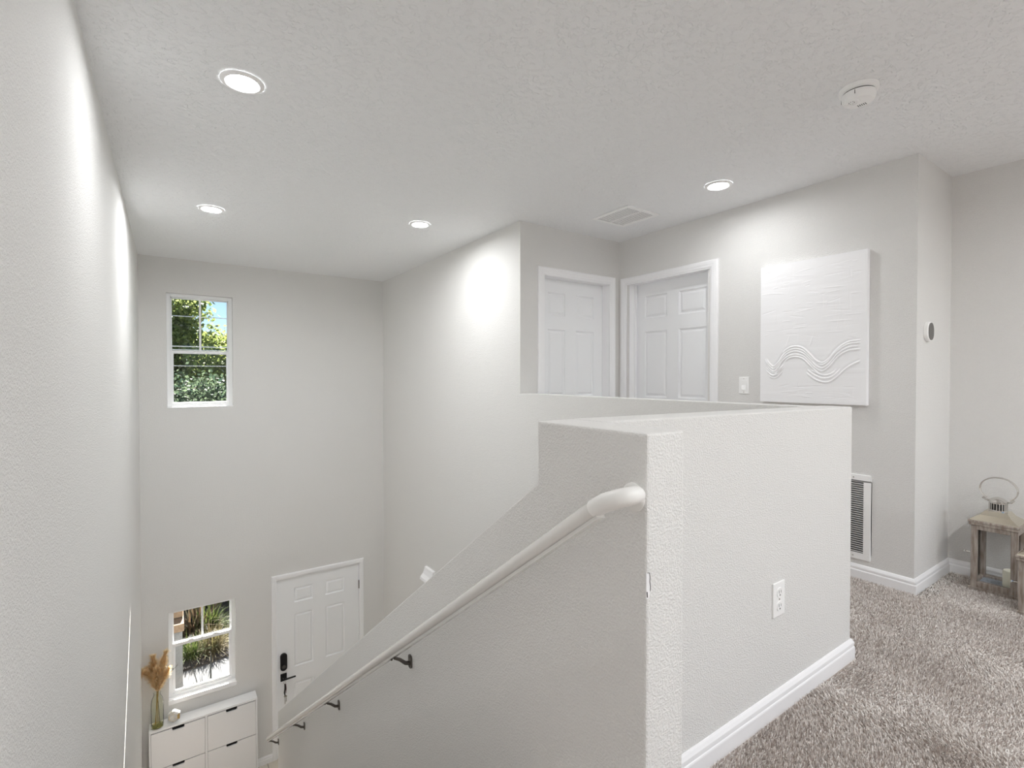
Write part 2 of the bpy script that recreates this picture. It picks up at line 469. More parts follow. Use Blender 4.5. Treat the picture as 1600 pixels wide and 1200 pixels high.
# ---------------------------------------------------------------- carpet pile
def carpet():
    def area(x0, x1, y0, y1, dens):
        n = int((x1-x0)*(y1-y0)*dens)
        return np.stack([RNG.uniform(x0, x1, n), RNG.uniform(y0, y1, n)], 1)
    P = np.concatenate([area(.93, XF-.02, -.7, .895, 64000), area(XS+.13, XH-.02, .895, 1.6, 45000), area(XH-.02, XF-.02, .895, .968, 45000), area(XS+.13, XH-.02, 1.6, 3.17, 16000)])
    n = len(P)
    # slow swirl of the lay of the pile (footprints, vacuum marks)
    def field(p, s):
        out = np.zeros(len(p))
        r = np.random.default_rng(s)
        for _ in range(9):
            k = r.normal(0, 5.2, 2); out += np.sin(p @ k + r.uniform(0, 6.28))
        return out / 3
    ang = field(P, 3) * 1.6 + RNG.normal(0, .9, n)
    lean = np.clip(.55 + .35 * field(P, 5) + RNG.normal(0, .25, n), .05, 1.2)
    L = RNG.uniform(.009, .015, n)
    w = RNG.uniform(.0016, .0030, n)
    d = np.stack([np.cos(ang)*np.sin(lean), np.sin(ang)*np.sin(lean), np.cos(lean)], 1)
    a2 = RNG.uniform(0, 2*PI, n); s = np.stack([np.cos(a2), np.sin(a2), np.zeros(n)], 1)
    b = np.concatenate([P, np.full((n, 1), F)], 1)
    mid = b + d * (L*.55)[:, None]; mid[:, 2] += .001
    tip = b + d * L[:, None]
    tip[:, 2] -= .10 * L * lean
    co = np.stack([b - s*w[:, None]*.5, b + s*w[:, None]*.5, mid + s*w[:, None]*.65, mid - s*w[:, None]*.65, tip + s*w[:, None]*.3, tip - s*w[:, None]*.3], 1).reshape(-1, 3)
    i = np.arange(n)[:, None] * 6
    q = np.concatenate([i + np.array([[0, 1, 2, 3]]), i + np.array([[3, 2, 4, 5]])], 1).reshape(-1, 4)
    o = mesh_from_arrays('carpet_pile', co, q, 'pile', quads=True)
    tag(o, 'greyish brown shaggy carpet covering the upstairs loft floor', 'carpet', kind='stuff')
carpet()

# ---------------------------------------------------------------- windows
def window(name, x0, x1, z0, z1, zr, mull=True, y=None, gx=None, latch=True):
    """single hung window; the frame sits back in the wall opening"""
    y = YF + .055
    root = empty(name, ((x0+x1)/2, y, z0)); tag(root, kind='structure')
    fw = .034
    bm = bmesh.new()
    box(bm, x0, x0+fw, y, y+.07, z0, z1); box(bm, x1-fw, x1, y, y+.07, z0, z1)
    box(bm, x0+fw, x1-fw, y, y+.07, z1-fw, z1); box(bm, x0+fw, x1-fw, y, y+.07, z0, z0+fw)
    link('window_frame', bm, 'frame', root, bevel=.003)
    a, b = x0+fw, x1-fw
    # upper sash (outer track) with a centre bar
    bm = bmesh.new(); s = .014
    ys = y+.040
    box(bm, a, a+s, ys, ys+.022, zr, z1-fw); box(bm, b-s, b, ys, ys+.022, zr, z1-fw); box(bm, a, b, ys, ys+.022, z1-fw-s, z1-fw); box(bm, a, b, ys, ys+.022, zr-.012, zr+.014)
    box(bm, (a+b)/2-.010, (a+b)/2+.010, ys+.004, ys+.018, zr, z1-fw)
    us = link('upper_sash', bm, 'frame', root, bevel=.002)
    link('pane', BX(a+s, b-s, ys+.010, ys+.013, zr+.014, z1-fw-s), 'glass', us)
    # lower sash (inner track)
    bm = bmesh.new(); s = .024; ys = y+.012
    box(bm, a, a+s, ys, ys+.024, z0+fw, zr+.016); box(bm, b-s, b, ys, ys+.024, z0+fw, zr+.016)
    box(bm, a+s, b-s, ys, ys+.024, z0+fw, z0+fw+s); box(bm, a+s, b-s, ys-.004, ys+.024, zr-.016, zr+.016)
    ls = link('lower_sash', bm, 'frame', root, bevel=.002)
    link('pane', BX(a+s, b-s, ys+.011, ys+.014, z0+fw+s, zr-.016), 'glass', ls)
    if latch:
        for fx in (.3, .72):
            cx = a + (b-a)*fx
            bm = bmesh.new(); box(bm, cx-.028, cx+.028, ys-.002, ys+.018, zr+.016, zr+.024); box(bm, cx-.012, cx+.012, ys-.012, ys+.010, zr+.024, zr+.032)
            link('sash_lock', bm, 'plastic', ls, bevel=.002)
    return root
window('window_1', *WU, .262, latch=False)
w2 = window('window_2', *WL, -2.83)
# painted sill under the lower window
bm = bmesh.new(); box(bm, WL[0]-.006, WL[1]+.006, YF-.014, YF+.056, WL[2]-.040, WL[2]+.004)
link('window_sill', bm, 'trim', w2, bevel=.004)
bm = bmesh.new(); box(bm, WU[0], WU[1], YF-.004, YF+.056, WU[2], WU[2]+.012)
link('trim_1', bm, 'trim', kind='structure', bevel=.003)
# unseen window behind the camera, added to let sky light into the loft
x0, x1, z0, z1 = WB
root = empty('window_added', ((x0+x1)/2, YB-.06, z0)); tag(root, kind='structure')
bm = bmesh.new()
for a, b, c, d in ((x0, x0+.05, z0, z1), (x1-.05, x1, z0, z1), (x0+.05, x1-.05, z0, z0+.05), (x0+.05, x1-.05, z1-.05, z1), ((x0+x1)/2-.03, (x0+x1)/2+.03, z0+.05, z1-.05)):
    box(bm, a, b, YB-.10, YB-.04, c, d)
link('window_frame', bm, 'frame', root)
link('pane', BX(x0+.05, x1-.05, YB-.075, YB-.070, z0+.05, z1-.05), 'glass', root)

# ---------------------------------------------------------------- doors
# 1: front door
fdoor = lambda u, v, d: (u, YF+.012-d, v)
pan = []
for a, b in ((1.200, 1.412), (1.556, 1.782)):
    pan += [(a, b, -2.660, -2.487), (a, b, -3.424, -2.797), (a, b, -4.22, -3.612)]
def mir(f):                       # d counts towards the room
    return f
d1 = link('door_1', six_panel(DF[0]+.010, DF[1]-.006, F2+.02, DF[3]-.006, pan, lambda u, v, d: (u, YF+.014-d, v)), 'door', kind='structure')
link('door_casing', casing(DF[0]+.004, DF[1]-.004, F2, DF[3]-.004, lambda u, v, d: (u, YF-d, v), .055, .016), 'trim', d1)
link('door_jamb', holed([DF[0], DF[1]], [F2, DF[3]], [(DF[0]+.0065, DF[1]-.0035, F2+.018, DF[3]-.0035)], lambda u, v, d: (u, YF+d, v), .135), 'trim', d1)
for z in (-2.62, -3.40, -4.18):
    bm = bmesh.new(); lathe(bm, [(.0075, -.05), (.0075, .05)], (1.962, YF-.002, z), 10)
    lathe(bm, [(.005, .05), (.005, .056)], (1.962, YF-.002, z), 10)
    link('hinge', bm, 'bronze', d1)
bm = bmesh.new(); prism(bm, rbox(1.042, 1.116, -3.422, -3.220, .036, 8), lambda a, b, t: (a, YF+.014-.030*t, b))
kp = link('keypad_deadbolt', bm, 'black', d1, bevel=.006, segs=3)
bm = bmesh.new(); lathe(bm, [(.022, 0), (.022, .008), (.018, .011)], (1.079, YF-.016, -3.372), 24, 'y')
for v in bm.verts: v.co.y = 2*(YF-.016) - v.co.y
link('thumb_turn', bm, 'grey_dark', kp)
bm = bmesh.new(); box(bm, 1.045, 1.113, YF+.014-.012, YF+.014, -3.548, -3.462)
lv = link('door_lever', bm, 'black', d1, bevel=.003)
bm = bmesh.new(); lathe(bm, [(.013, 0), (.013, -.05)], (1.079, YF+.002, -3.506), 16, 'y')
tube(bm, [(1.079, YF-.046, -3.506), (1.12, YF-.047, -3.506), (1.20, YF-.042, -3.508)], [.011, .010, .009], 10)
link('lever_arm', bm, 'black', lv, smooth=True)
# keys hanging from the lever's lock
kr = empty('key_bunch', (1.079, YF-.063, -3.53)); tag(kr, 'bunch of keys on a dark cord hanging from the front door lever', 'keys')
bm = bmesh.new(); tube(bm, [(1.079+.012*math.cos(a), YF-.064, -3.534+.014*math.sin(a)) for a in np.linspace(0, 2*PI, 16)[:-1]], .0018, 6, closed=True)
link('key_ring', bm, 'key', kr)
bm = bmesh.new(); tube(bm, [(1.079, YF-.064, -3.546), (1.083, YF-.063, -3.60), (1.076, YF-.06, -3.65), (1.082, YF-.058, -3.69)], [.006, .010, .008, .005], 8)
link('cord', bm, 'black', kr, smooth=True)
bm = bmesh.new(); tube(bm, [(1.090, YF-.064, -3.55), (1.094, YF-.062, -3.61), (1.090, YF-.060, -3.66)], [.003, .004, .003], 6)
link('red_cord', bm, 'red', kr)
for k, (dx, L) in enumerate(((0.0, .10), (.012, .075))):
    bm = bmesh.new(); zt = -3.685
    lathe(bm, [(.011, -.001), (.011, .001)], (1.080+dx, YF-.058-.004*k, zt-.010), 14, 'y')
    box(bm, 1.077+dx, 1.083+dx, YF-.059-.004*k, YF-.057-.004*k, zt-L, zt-.015)
    for q in range(3): box(bm, 1.083+dx, 1.086+dx, YF-.059-.004*k, YF-.057-.004*k, zt-L+.008+.013*q, zt-L+.015+.013*q)
    link('key', bm, 'key', kr)

# 2: closet door on the short wall, 3: hall door beside it
R = .088
pan = []
for a, b in ((2.634, 2.828), (2.952, 3.166)):
    pan += [(a, b, .522, .716), (a, b, -.166, .404), (a, b, -.93, -.37)]
d2 = link('door_2', six_panel(DL[0], DL[1], F+.012, DL[3]-.002, pan, lambda u, v, d: (u, YD+R-d, v), .026), 'door', kind='structure')
link('door_casing', casing(DL[0]+.003, DL[1]-.003, F, DL[3]-.003, lambda u, v, d: (u, YD-d, v)), 'trim', d2)
link('door_jamb', holed([DL[0]-.0005, DL[1]+.0005], [F, DL[3]+.0005], [(DL[0]+.006, DL[1]-.006, F, DL[3]-.006)], lambda u, v, d: (u, YD+.001+d, v), .085), 'trim', d2)
pan = []
for a, b in ((2.357, 2.617), (2.735, 2.974)):
    pan += [(a, b, .520, .716), (a, b, -.176, .402), (a, b, -.93, -.38)]
d3 = link('door_3', six_panel(DR[0], DR[1], F+.012, DR[3]-.002, pan, lambda u, v, d: (XH+.098-d, u, v), .016), 'door', kind='structure')
link('door_casing', casing(DR[0]-.022, DR[1]+.030, F, DR[3]-.012, lambda u, v, d: (XH-d, u, v)), 'trim', d3)
bm = bmesh.new()
box(bm, XH+.001, XH+.097, DR[0]-.0005, DR[0]+.004, F, DR[3]); box(bm, XH+.001, XH+.097, DR[1]-.004, DR[1]+.0005, F, DR[3]); box(bm, XH+.001, XH+.097, DR[0], DR[1], DR[3]-.004, DR[3]+.0005)
box(bm, XH+.060, XH+.084, DR[0]+.004, DR[0]+.014, F, DR[3]-.004); box(bm, XH+.060, XH+.084, DR[1]-.014, DR[1]-.004, F, DR[3]-.004)
link('door_jamb', bm, 'trim', d3)
def knob(parent, f):
    bm = bmesh.new(); lathe(bm, [(.032, 0), (.032, .006), (.012, .010), (.012, .035), (.024, .042), (.028, .055), (.022, .066), (.004, .070)], (0, 0, 0), 24)
    for v in bm.verts: v.co = Vector(f(v.co.x, v.co.y, v.co.z))
    link('door_knob', bm, 'bronze', parent, smooth=True)
knob(d2, lambda a, b, h: (2.585+a, YD+R-h, -.29+b))
knob(d3, lambda a, b, h: (XH+.098-h, 2.325+a, -.29+b))

# ---------------------------------------------------------------- handrail
hr = empty('stair_handrail', (.725, .70, -.25)); tag(hr, 'glossy white round handrail sloping down the stair guard wall', 'handrail')
sl = -.7195
A = Vector((.722, .738, -.268)); Bp = Vector((.722, 4.95, -.268 + sl*(4.95-.738)))
bm = bmesh.new(); tube(bm, [A, Bp], .0185, 20)
# flat lower face like a mopstick rail
dn = (Bp-A).normalized(); nn = Vector((0, -dn.z, dn.y)); nn = -nn if nn.z > 0 else nn
c0 = A + nn*.016; c1 = Bp + nn*.016
v = [bm.verts.new(p + Vector((sx*.011, 0, 0)) + nn*k) for p in (c0, c1) for sx in (-1, 1) for k in (0, .008)]
for f in ((0, 1, 3, 2), (4, 6, 7, 5), (0, 4, 5, 1), (2, 3, 7, 6), (1, 5, 7, 3)): bm.faces.new([v[i] for i in f])
link('rail', bm, 'rail', hr, smooth=True)
bm = bmesh.new()
pth = [A + Vector((0, .006, -.0043)), A + Vector((0, -.002, .0012)), Vector((.722, .712, -.2525)), Vector((.722, .690, -.2435)), Vector((.7238, .677, -.2380)), Vector((.7295, .6665, -.2338)), Vector((.7385, .6605, -.2315)),
       Vector((.750, .6605, -.2315)), Vector((.763, .667, -.2340)), Vector((.777, .680, -.2395)), Vector((.794, .700, -.2485))]
tube(bm, pth, [.0190, .0190, .0192, .0190, .0188, .0184, .0178, .0172, .0166, .016, .015], 28)
link('return_elbow', bm, 'elbow', hr, smooth=True)
bm = bmesh.new(); lathe(bm, [(.030, .7965), (.030, .793), (.026, .790), (.017, .789)], (0, .704, -.250), 28, 'x')
link('rosette', bm, 'elbow', hr, smooth=True)
for y in (1.867, 2.90, 3.80, 4.86):
    zr = A.z + sl*(y - A.y)
    bm = bmesh.new()
    zp = zr - .062
    prism(bm, rbox(y-.014, y+.014, zp-.030, zp+.022, .010), lambda a, b, t: (.7955-.006*t, a, b))
    tube(bm, [(.790, y, zp-.010), (.772, y, zp-.004), (.748, y, zp+.018), (.728, y, zp+.030), (.722, y, zp+.040)], [.008, .0075, .0065, .006, .006], 10)
    p = [Vector((.722+sx*.010, y+t*.030, zr-.0262+sl*t*.030-dz)) for t in (-1, 1) for sx in (-1, 1) for dz in (0, .004)]
    v = [bm.verts.new(q) for q in p]
    for f in ((0, 1, 3, 2), (4, 6, 7, 5), (0, 4, 5, 1), (2, 3, 7, 6), (0, 2, 6, 4), (1, 5, 7, 3)): bm.faces.new([v[i] for i in f])
    for t in (-.6, .6): lathe(bm, [(.004, -.004), (.004, 0)], (.722, y+t*.030, zr-.0305+sl*t*.030), 8)
    for dz in (-.022, .014): lathe(bm, [(.0045, .7895), (.0035, .788)], (0, y, zp+dz), 8, 'x')
    b = link('wall_bracket', bm, 'bronze', hr, smooth=True); b['label'] = 'dark metal rail bracket'

# ---------------------------------------------------------------- ceiling fittings
DOWN = [((.264, 2.355), 'recessed downlight over the stairs nearest the left wall and camera', 'stair'),
        ((.268, 4.25), 'recessed downlight farthest back, left, near the front window wall', 'far'),
        ((1.675, 3.722), 'recessed downlight beside the tall stairwell right wall', 'well'),
        ((2.91, 1.880), 'recessed downlight above the hall between ceiling vent and smoke detector', 'hall'),
        ((.85, -.75), 'added fill downlight behind the camera, front row, left', 'loft'),  # from here on: unseen lamps added to light the loft evenly
        ((2.10, -.75), 'added fill downlight behind the camera, front row, middle', 'loft'),
        ((3.35, -.75), 'added fill downlight behind the camera, front row, right end', 'loft'),
        ((.85, -2.6), 'added fill downlight behind the camera, back row, left', 'loft'),
        ((2.10, -2.6), 'added fill downlight behind the camera, back row, middle', 'loft'),
        ((3.35, -2.6), 'added fill downlight behind the camera, back row, right', 'loft')]
proto = None; lens_me = {}
for (x, y), lab, lamp_set in DOWN:
    if proto is None:
        proto = empty('recessed_downlight', (x, y, H)); r = proto
        bm = bmesh.new(); lathe(bm, [(.083, H-.0005), (.083, H-.004), (.078, H-.009), (.066, H-.011), (.060, H-.008), (.056, H-.003)], (x, y, 0), 56, caps=False)
        link('trim_ring', bm, 'plastic', proto, smooth=True)
        bm = bmesh.new(); lathe(bm, [(.0005, H-.004), (.057, H-.004)], (x, y, 0), 48, caps=False)
        e = link('diffuser', bm, 'lamp_stair', proto); lens_me['stair'] = e.data; e['label'] = 'glowing white lens'
    else:
        r = proto.copy(); COL.objects.link(r); r.location = (x, y, H)
        for ch in list(proto.children):
            c = ch.copy(); COL.objects.link(c); c.parent = r
            if ch.name.startswith('diffuser'):                     # each circuit has its strength tuned to even out the light
                if lamp_set not in lens_me:
                    lens_me[lamp_set] = ch.data.copy(); lens_me[lamp_set].materials[0] = M['lamp_' + lamp_set]
                c.data = lens_me[lamp_set]
    tag(r, lab, 'ceiling light', 'recessed ceiling downlights')

sd = empty('smoke_detector', (2.432, .915, H)); tag(sd, 'round white smoke detector on the ceiling at upper right', 'smoke detector')
sx, sy = 2.432, .915
bm = bmesh.new(); lathe(bm, [(.072, H), (.073, H-.006), (.072, H-.016), (.066, H-.019)], (sx, sy, 0), 48)
link('base_plate', bm, 'plastic', sd, smooth=True)
bm = bmesh.new(); lathe(bm, [(.058, H-.019), (.058, H-.026)], (sx, sy, 0), 40)
link('vent_gap', bm, 'plastic_gap', sd)
bm = bmesh.new(); lathe(bm, [(.061, H-.0235), (.0625, H-.029), (.061, H-.046), (.054, H-.058), (.040, H-.063), (.001, H-.064)], (sx, sy, 0), 48)
link('cover', bm, 'plastic', sd, smooth=True)
bm = bmesh.new(); lathe(bm, [(.026, H-.046), (.0275, H-.064), (.0255, H-.071), (.021, H-.071), (.0195, H-.0665), (.001, H-.0665)], (sx-.036, sy+.012, 0), 28)
link('sounder_ring', bm, 'plastic', sd, smooth=True)
for k in range(8):
    a = k*PI/4; bm = bmesh.new(); lathe(bm, [(.0018, H-.0671), (.0018, H-.0664)], (sx-.036+.010*math.cos(a), sy+.012+.010*math.sin(a), 0), 6)
    link('sounder_hole', bm, 'plastic_gap', sd)
link('seam', BX(sx-.0625, sx-.0585, sy-.010, sy-.008, H-.044, H-.028), 'plastic_gap', sd)
link('seam', BX(sx-.012, sx-.010, sy+.0575, sy+.0625, H-.044, H-.028), 'plastic_gap', sd)
for k in range(5): link('test_slot', BX(sx+.012, sx+.030, sy-.02+.007*k, sy-.018+.007*k, H-.0646, H-.0636), 'plastic_gap', sd)

# ceiling supply register
cv = empty('ceiling_vent', (2.888, 2.645, H)); tag(cv, 'white louvred air vent in the ceiling above the two hall doors', 'air vent')
vx0, vx1, vy0, vy1 = 2.714, 3.062, 2.462, 2.830
bm = bmesh.new()
fr = .030
for a, b, c, d in ((vx0, vx1, vy0, vy0+fr), (vx0, vx1, vy1-fr, vy1), (vx0, vx0+fr, vy0+fr, vy1-fr), (vx1-fr, vx1, vy0+fr, vy1-fr), ((vx0+vx1)/2-.006, (vx0+vx1)/2+.006, vy0+fr, vy1-fr)):
    box(bm, a, b, c, d, H-.009, H)
link('vent_frame', bm, 'plastic', cv, bevel=.003)
bm = bmesh.new(); box(bm, vx0+.01, vx1-.01, vy0+.01, vy1-.01, H-.0012, H)
link('duct_shade', bm, 'plastic_gap', cv)  # flat black sheet stands in for the shade above the louvres
for a, b in ((vx0+fr, (vx0+vx1)/2-.006), ((vx0+vx1)/2+.006, vx1-fr)):
    bm = bmesh.new()
    k = vy0+fr+.006
    while k < vy1-fr-.006:
        v = [bm.verts.new(p) for p in ((a, k-.0036, H-.0042), (b, k-.0036, H-.0042), (b, k+.0036, H-.0064), (a, k+.0036, H-.0064), (a, k-.0036, H-.0034), (b, k-.0036, H-.0034), (b, k+.0036, H-.0056), (a, k+.0036, H-.0056))]
        for f in ((0, 1, 2, 3), (7, 6, 5, 4), (0, 4, 5, 1), (2, 6, 7, 3), (1, 5, 6, 2), (0, 3, 7, 4)): bm.faces.new([v[i] for i in f])
        k += .0168
    link('louvre', bm, 'plastic', cv)

# return air grille low on the hall wall
rg = empty('return_grille', (XH, 1.35, -.85)); tag(rg, 'white louvred return air grille low on the hall wall', 'air vent')
gy0, gy1, gz0, gz1 = 1.193, 1.56, -1.092, -.583
bm = bmesh.new(); fr = .038
for a, b, c, d in ((gy0, gy1, gz0, gz0+fr), (gy0, gy1, gz1-fr, gz1), (gy0, gy0+fr, gz0+fr, gz1-fr), (gy1-fr, gy1, gz0+fr, gz1-fr)):
    box(bm, XH-.010, XH, a, b, c, d)
link('grille_frame', bm, 'plastic', rg, bevel=.003)
bm = bmesh.new(); box(bm, XH-.0015, XH, gy0+.01, gy1-.01, gz0+.01, gz1-.01)
link('duct_shade', bm, 'plastic_gap', rg)  # black sheet behind the slats, shade given by its colour
bm = bmesh.new(); k = gz0+fr+.004
ya, yb = gy0+fr, gy1-fr
while k < gz1-fr-.003:
    v = [bm.verts.new(p) for p in ((XH-.0098, ya, k+.0062), (XH-.0098, yb, k+.0062), (XH-.0018, yb, k), (XH-.0018, ya, k), (XH-.0098, ya, k+.0086), (XH-.0098, yb, k+.0086), (XH-.0018, yb, k+.0012), (XH-.0018, ya, k+.0012))]
    for f in ((0, 1, 2, 3), (7, 6, 5, 4), (0, 4, 5, 1), (2, 6, 7, 3), (1, 5, 6, 2), (0, 3, 7, 4)): bm.faces.new([v[i] for i in f])
    k += .0131
link('louvre', bm, 'plastic', rg)
for y in (gy0+.09, gy1-.09):
    for z in (gz0+.019, gz1-.019):
        bm = bmesh.new(); lathe(bm, [(.0045, XH-.0098), (.003, XH-.0115)], (0, y, z), 10, 'x'); link('screw', bm, 'key', rg)

# ---------------------------------------------------------------- small wall fittings
sw = empty('light_switch', (XH, 1.983, -.06)); tag(sw, 'white rocker light switch between the hall door and the white canvas', 'light switch')
bm = bmesh.new(); box(bm, XH-.006, XH, 1.9455, 2.0205, -.120, 0.0); link('switch_plate', bm, 'plastic', sw, bevel=.0025)
bm = bmesh.new(); box(bm, XH-.0075, XH-.0055, 1.966, 2.000, -.0945, -.0255); link('rocker_frame', bm, 'plastic', sw, bevel=.001)
bm = bmesh.new(); prism(bm, [(XH-.0070, -.092), (XH-.0125, -.092), (XH-.0078, -.058), (XH-.0088, -.028), (XH-.0070, -.028)], lambda a, b, t: (a, 1.968+.030*t, b))
link('rocker', bm, 'plastic', sw)
for z in (-.012, -.108):
    bm = bmesh.new(); lathe(bm, [(.003, XH-.006), (.002, XH-.0072)], (0, 1.983, z), 10, 'x'); link('screw', bm, 'key', sw)

ou = empty('power_outlet', (1.794, YH, -.795)); tag(ou, 'white duplex power outlet on the half wall facing the loft', 'power outlet')
bm = bmesh.new(); box(bm, 1.755, 1.833, YH-.006, YH, -.857, -.734); link('outlet_plate', bm, 'plastic', ou, bevel=.0025)
for z in (-.771, -.820):
    bm = bmesh.new(); prism(bm, rbox(1.777, 1.811, z-.0165, z+.0165, .013), lambda a, b, t: (a, YH-.0055-.003*t, b))
    rc = link('receptacle', bm, 'plastic', ou)
    bm = bmesh.new(); box(bm, 1.7865, 1.7885, YH-.0088, YH-.0083, z-.002, z+.009); box(bm, 1.7995, 1.8015, YH-.0088, YH-.0083, z-.002, z+.008)
    lathe(bm, [(.0032, YH-.0088), (.0032, YH-.0083)], (1.794, 0, z-.009), 12, 'y'); link('slot', bm, 'plastic_gap', rc)
bm = bmesh.new(); lathe(bm, [(.003, YH-.0075), (.003, YH-.006)], (1.794, 0, -.7955), 10, 'y'); link('screw', bm, 'key', ou)

th = empty('thermostat', (3.55, YC, .258)); tag(th, 'small pill shaped white thermostat with a dark face on the narrow wall', 'thermostat')
bm = bmesh.new(); prism(bm, rbox(3.502, 3.598, .2025, .3125, .046, 10), lambda a, b, t: (a, YC+.0004-.0224*t, b)); link('thermostat_body', bm, 'plastic', th, bevel=.005, segs=3, smooth=True)
bm = bmesh.new(); prism(bm, rbox(3.508, 3.592, .2085, .3065, .041, 10), lambda a, b, t: (a, YC-.021-.003*t, b)); s = link('display', bm, 'grey_dark', th); s['label'] = 'dark grey glass display'

# corbel shaped white fitting high on the stairwell wall, just over the guard wall
bm = bmesh.new()
prism(bm, [(XS, -2.042), (XS-.026, -2.045), (XS-.034, -2.075), (XS-.050, -2.110), (XS-.078, -2.140), (XS-.086, -2.165), (XS-.074, -2.180), (XS-.046, -2.186), (XS-.034, -2.215), (XS-.018, -2.235), (XS, -2.240)],
      lambda a, b, t: (a, 4.72 + .205*t, b))
wb = link('wall_corbel', bm, 'trim', bevel=.003)
wb['label'] = 'small moulded white fitting on the stairwell wall peeking over the guard wall'; wb['category'] = 'wall fitting'
bm = bmesh.new(); lathe(bm, [(.006, 4.716), (.006, 4.722)], (XS-.03, 0, -2.13), 10, 'y'); link('screw_hole', bm, 'plastic_gap', wb)

# ---------------------------------------------------------------- textured canvas
def canvas():
    y0, y1, z0, z1 = 1.211, 1.846, -.168, .750
    xf = XH-.036
    root = empty('canvas_artwork', (XH-.018, (y0+y1)/2, z0)); tag(root, 'white textured canvas with raised wave strokes on the hall wall', 'artwork')
    link('stretcher', BX(XH-.034, XH-.001, y0+.001, y1-.001, z0+.001, z1-.001), 'canvas_edge', root)
    nu, nv = 330, 470
    U, V = np.meshgrid(np.linspace(0, 1, nu), np.linspace(0, 1, nv))      # u: 0 = left in view (y1) .. 1 = right
    hgt = np.zeros_like(U)
    def curve(pts, width, amp, u0, u1):
        nonlocal hgt
        xs = np.array([p[0] for p in pts]); ys = np.array([p[1] for p in pts])
        # smooth interpolation (Catmull-Rom through cosine pieces)
        uu = np.clip(U, xs[0], xs[-1]); k = np.clip(np.searchsorted(xs, uu, side='right')-1, 0, len(xs)-2)
        t = (uu - xs[k])/(xs[k+1]-xs[k]); m = np.gradient(ys, xs)
        h = xs[k+1]-xs[k]
        c = (2*t**3-3*t**2+1)*ys[k] + (t**3-2*t**2+t)*h*m[k] + (-2*t**3+3*t**2)*ys[k+1] + (t**3-t**2)*h*m[k+1]
        sl = np.gradient(c, axis=1)*(nu-1)/.635*.918
        d = (V - c)*.918/np.sqrt(1+sl**2)
        fade = np.clip((U-u0)/.02, 0, 1)*np.clip((u1-U)/.02, 0, 1)
        hgt += amp*np.exp(-(d/width)**2)*fade
        hgt -= amp*.35*np.exp(-((d-width*1.9)/width)**2)*fade
    # v measured from the bottom: big double wave of parallel trowel strokes
    main = [(.05, .315), (.10, .265), (.14, .245), (.19, .270), (.24, .32), (.30, .355), (.37, .365), (.44, .35), (.50, .31), (.56, .265), (.626, .245), (.68, .27), (.75, .33), (.84, .375), (.95, .385)]
    for off, a, b in ((.034, .24, .95), (.016, .06, .55), (-.002, .05, .93), (-.022, .07, .95), (-.040, .26, .60), (.020, .58, .95), (-.052, .10, .24)):
        curve([(u, v+off) for u, v in main], .0048, .0058, a, b)
    low = [(.44, .235), (.50, .195), (.57, .162), (.64, .147), (.70, .155), (.77, .195), (.835, .24), (.90, .27), (.95, .286)]
    for off, a, b in ((0, .47, .95), (.026, .48, .78), (.048, .52, .74)):
        curve([(u, v+off) for u, v in low], .0044, .0052, a, b)
    curl = [(.05, .245), (.09, .215), (.14, .195), (.19, .205), (.23, .235), (.27, .27)]
    for off, a, b in ((0, .06, .25), (.018, .06, .25), (-.02, .09, .24)):
        curve([(u, v+off) for u, v in curl], .0040, .0045, a, b)
    r = np.random.default_rng(4)
    for _ in range(120):                                                    # short ragged knife marks
        cu, cv = r.uniform(.05, .95), r.uniform(.42, .95) if r.random() < .8 else r.uniform(.04, .13)
        L, a = r.uniform(.01, .06), r.choice([0, 0, 0, PI/2]) + r.normal(0, .12)
        du, dv = (U-cu)*.635, (V-cv)*.918
        p = du*math.cos(a)+dv*math.sin(a); q = -du*math.sin(a)+dv*math.cos(a)
        hgt += r.uniform(-.0016, .0018)*np.exp(-(q/.0028)**2)*np.exp(-(p/L)**4)
    for _ in range(40):                                                     # soft plaster steps
        cu, cv, L, W = r.uniform(0, 1), r.uniform(0, 1), r.uniform(.05, .22), r.uniform(.01, .03)
        du, dv = (U-cu)*.635, (V-cv)*.918
        hgt += r.uniform(-.0007, .0009)*np.exp(-(dv/W)**4)*np.exp(-(du/L)**4)
    hgt += r.normal(0, .00006, hgt.shape)
    edge = np.minimum(np.minimum(U, 1-U), np.minimum(V, 1-V)); hgt *= np.clip(edge/.02, 0, 1)
    co = np.stack([xf - hgt, y1 - U*(y1-y0), z0 + V*(z1-z0)], 2).reshape(-1, 3)
    # rim folded back round the stretcher
    idx = np.arange(nu*nv).reshape(nv, nu)
    q = np.stack([idx[:-1, :-1], idx[1:, :-1], idx[1:, 1:], idx[:-1, 1:]], 2).reshape(-1, 4)
    rim = np.concatenate([idx[0, :], idx[1:, -1], idx[-1, -2::-1], idx[-2:0:-1, 0]])
    back = co[rim].copy(); back[:, 0] = XH-.002
    n0 = len(co); nr = len(rim)
    co = np.concatenate([co, back])
    j = np.arange(nr); q2 = np.stack([rim, rim[(j+1) % nr], n0+(j+1) % nr, n0+j], 1)
    o = mesh_from_arrays('painted_face', co, np.concatenate([q, q2]), 'canvas', root, quads=True)
    for p in o.data.polygons: p.use_smooth = True
    o.data.set_sharp_from_angle(angle=math.radians(50))
canvas()

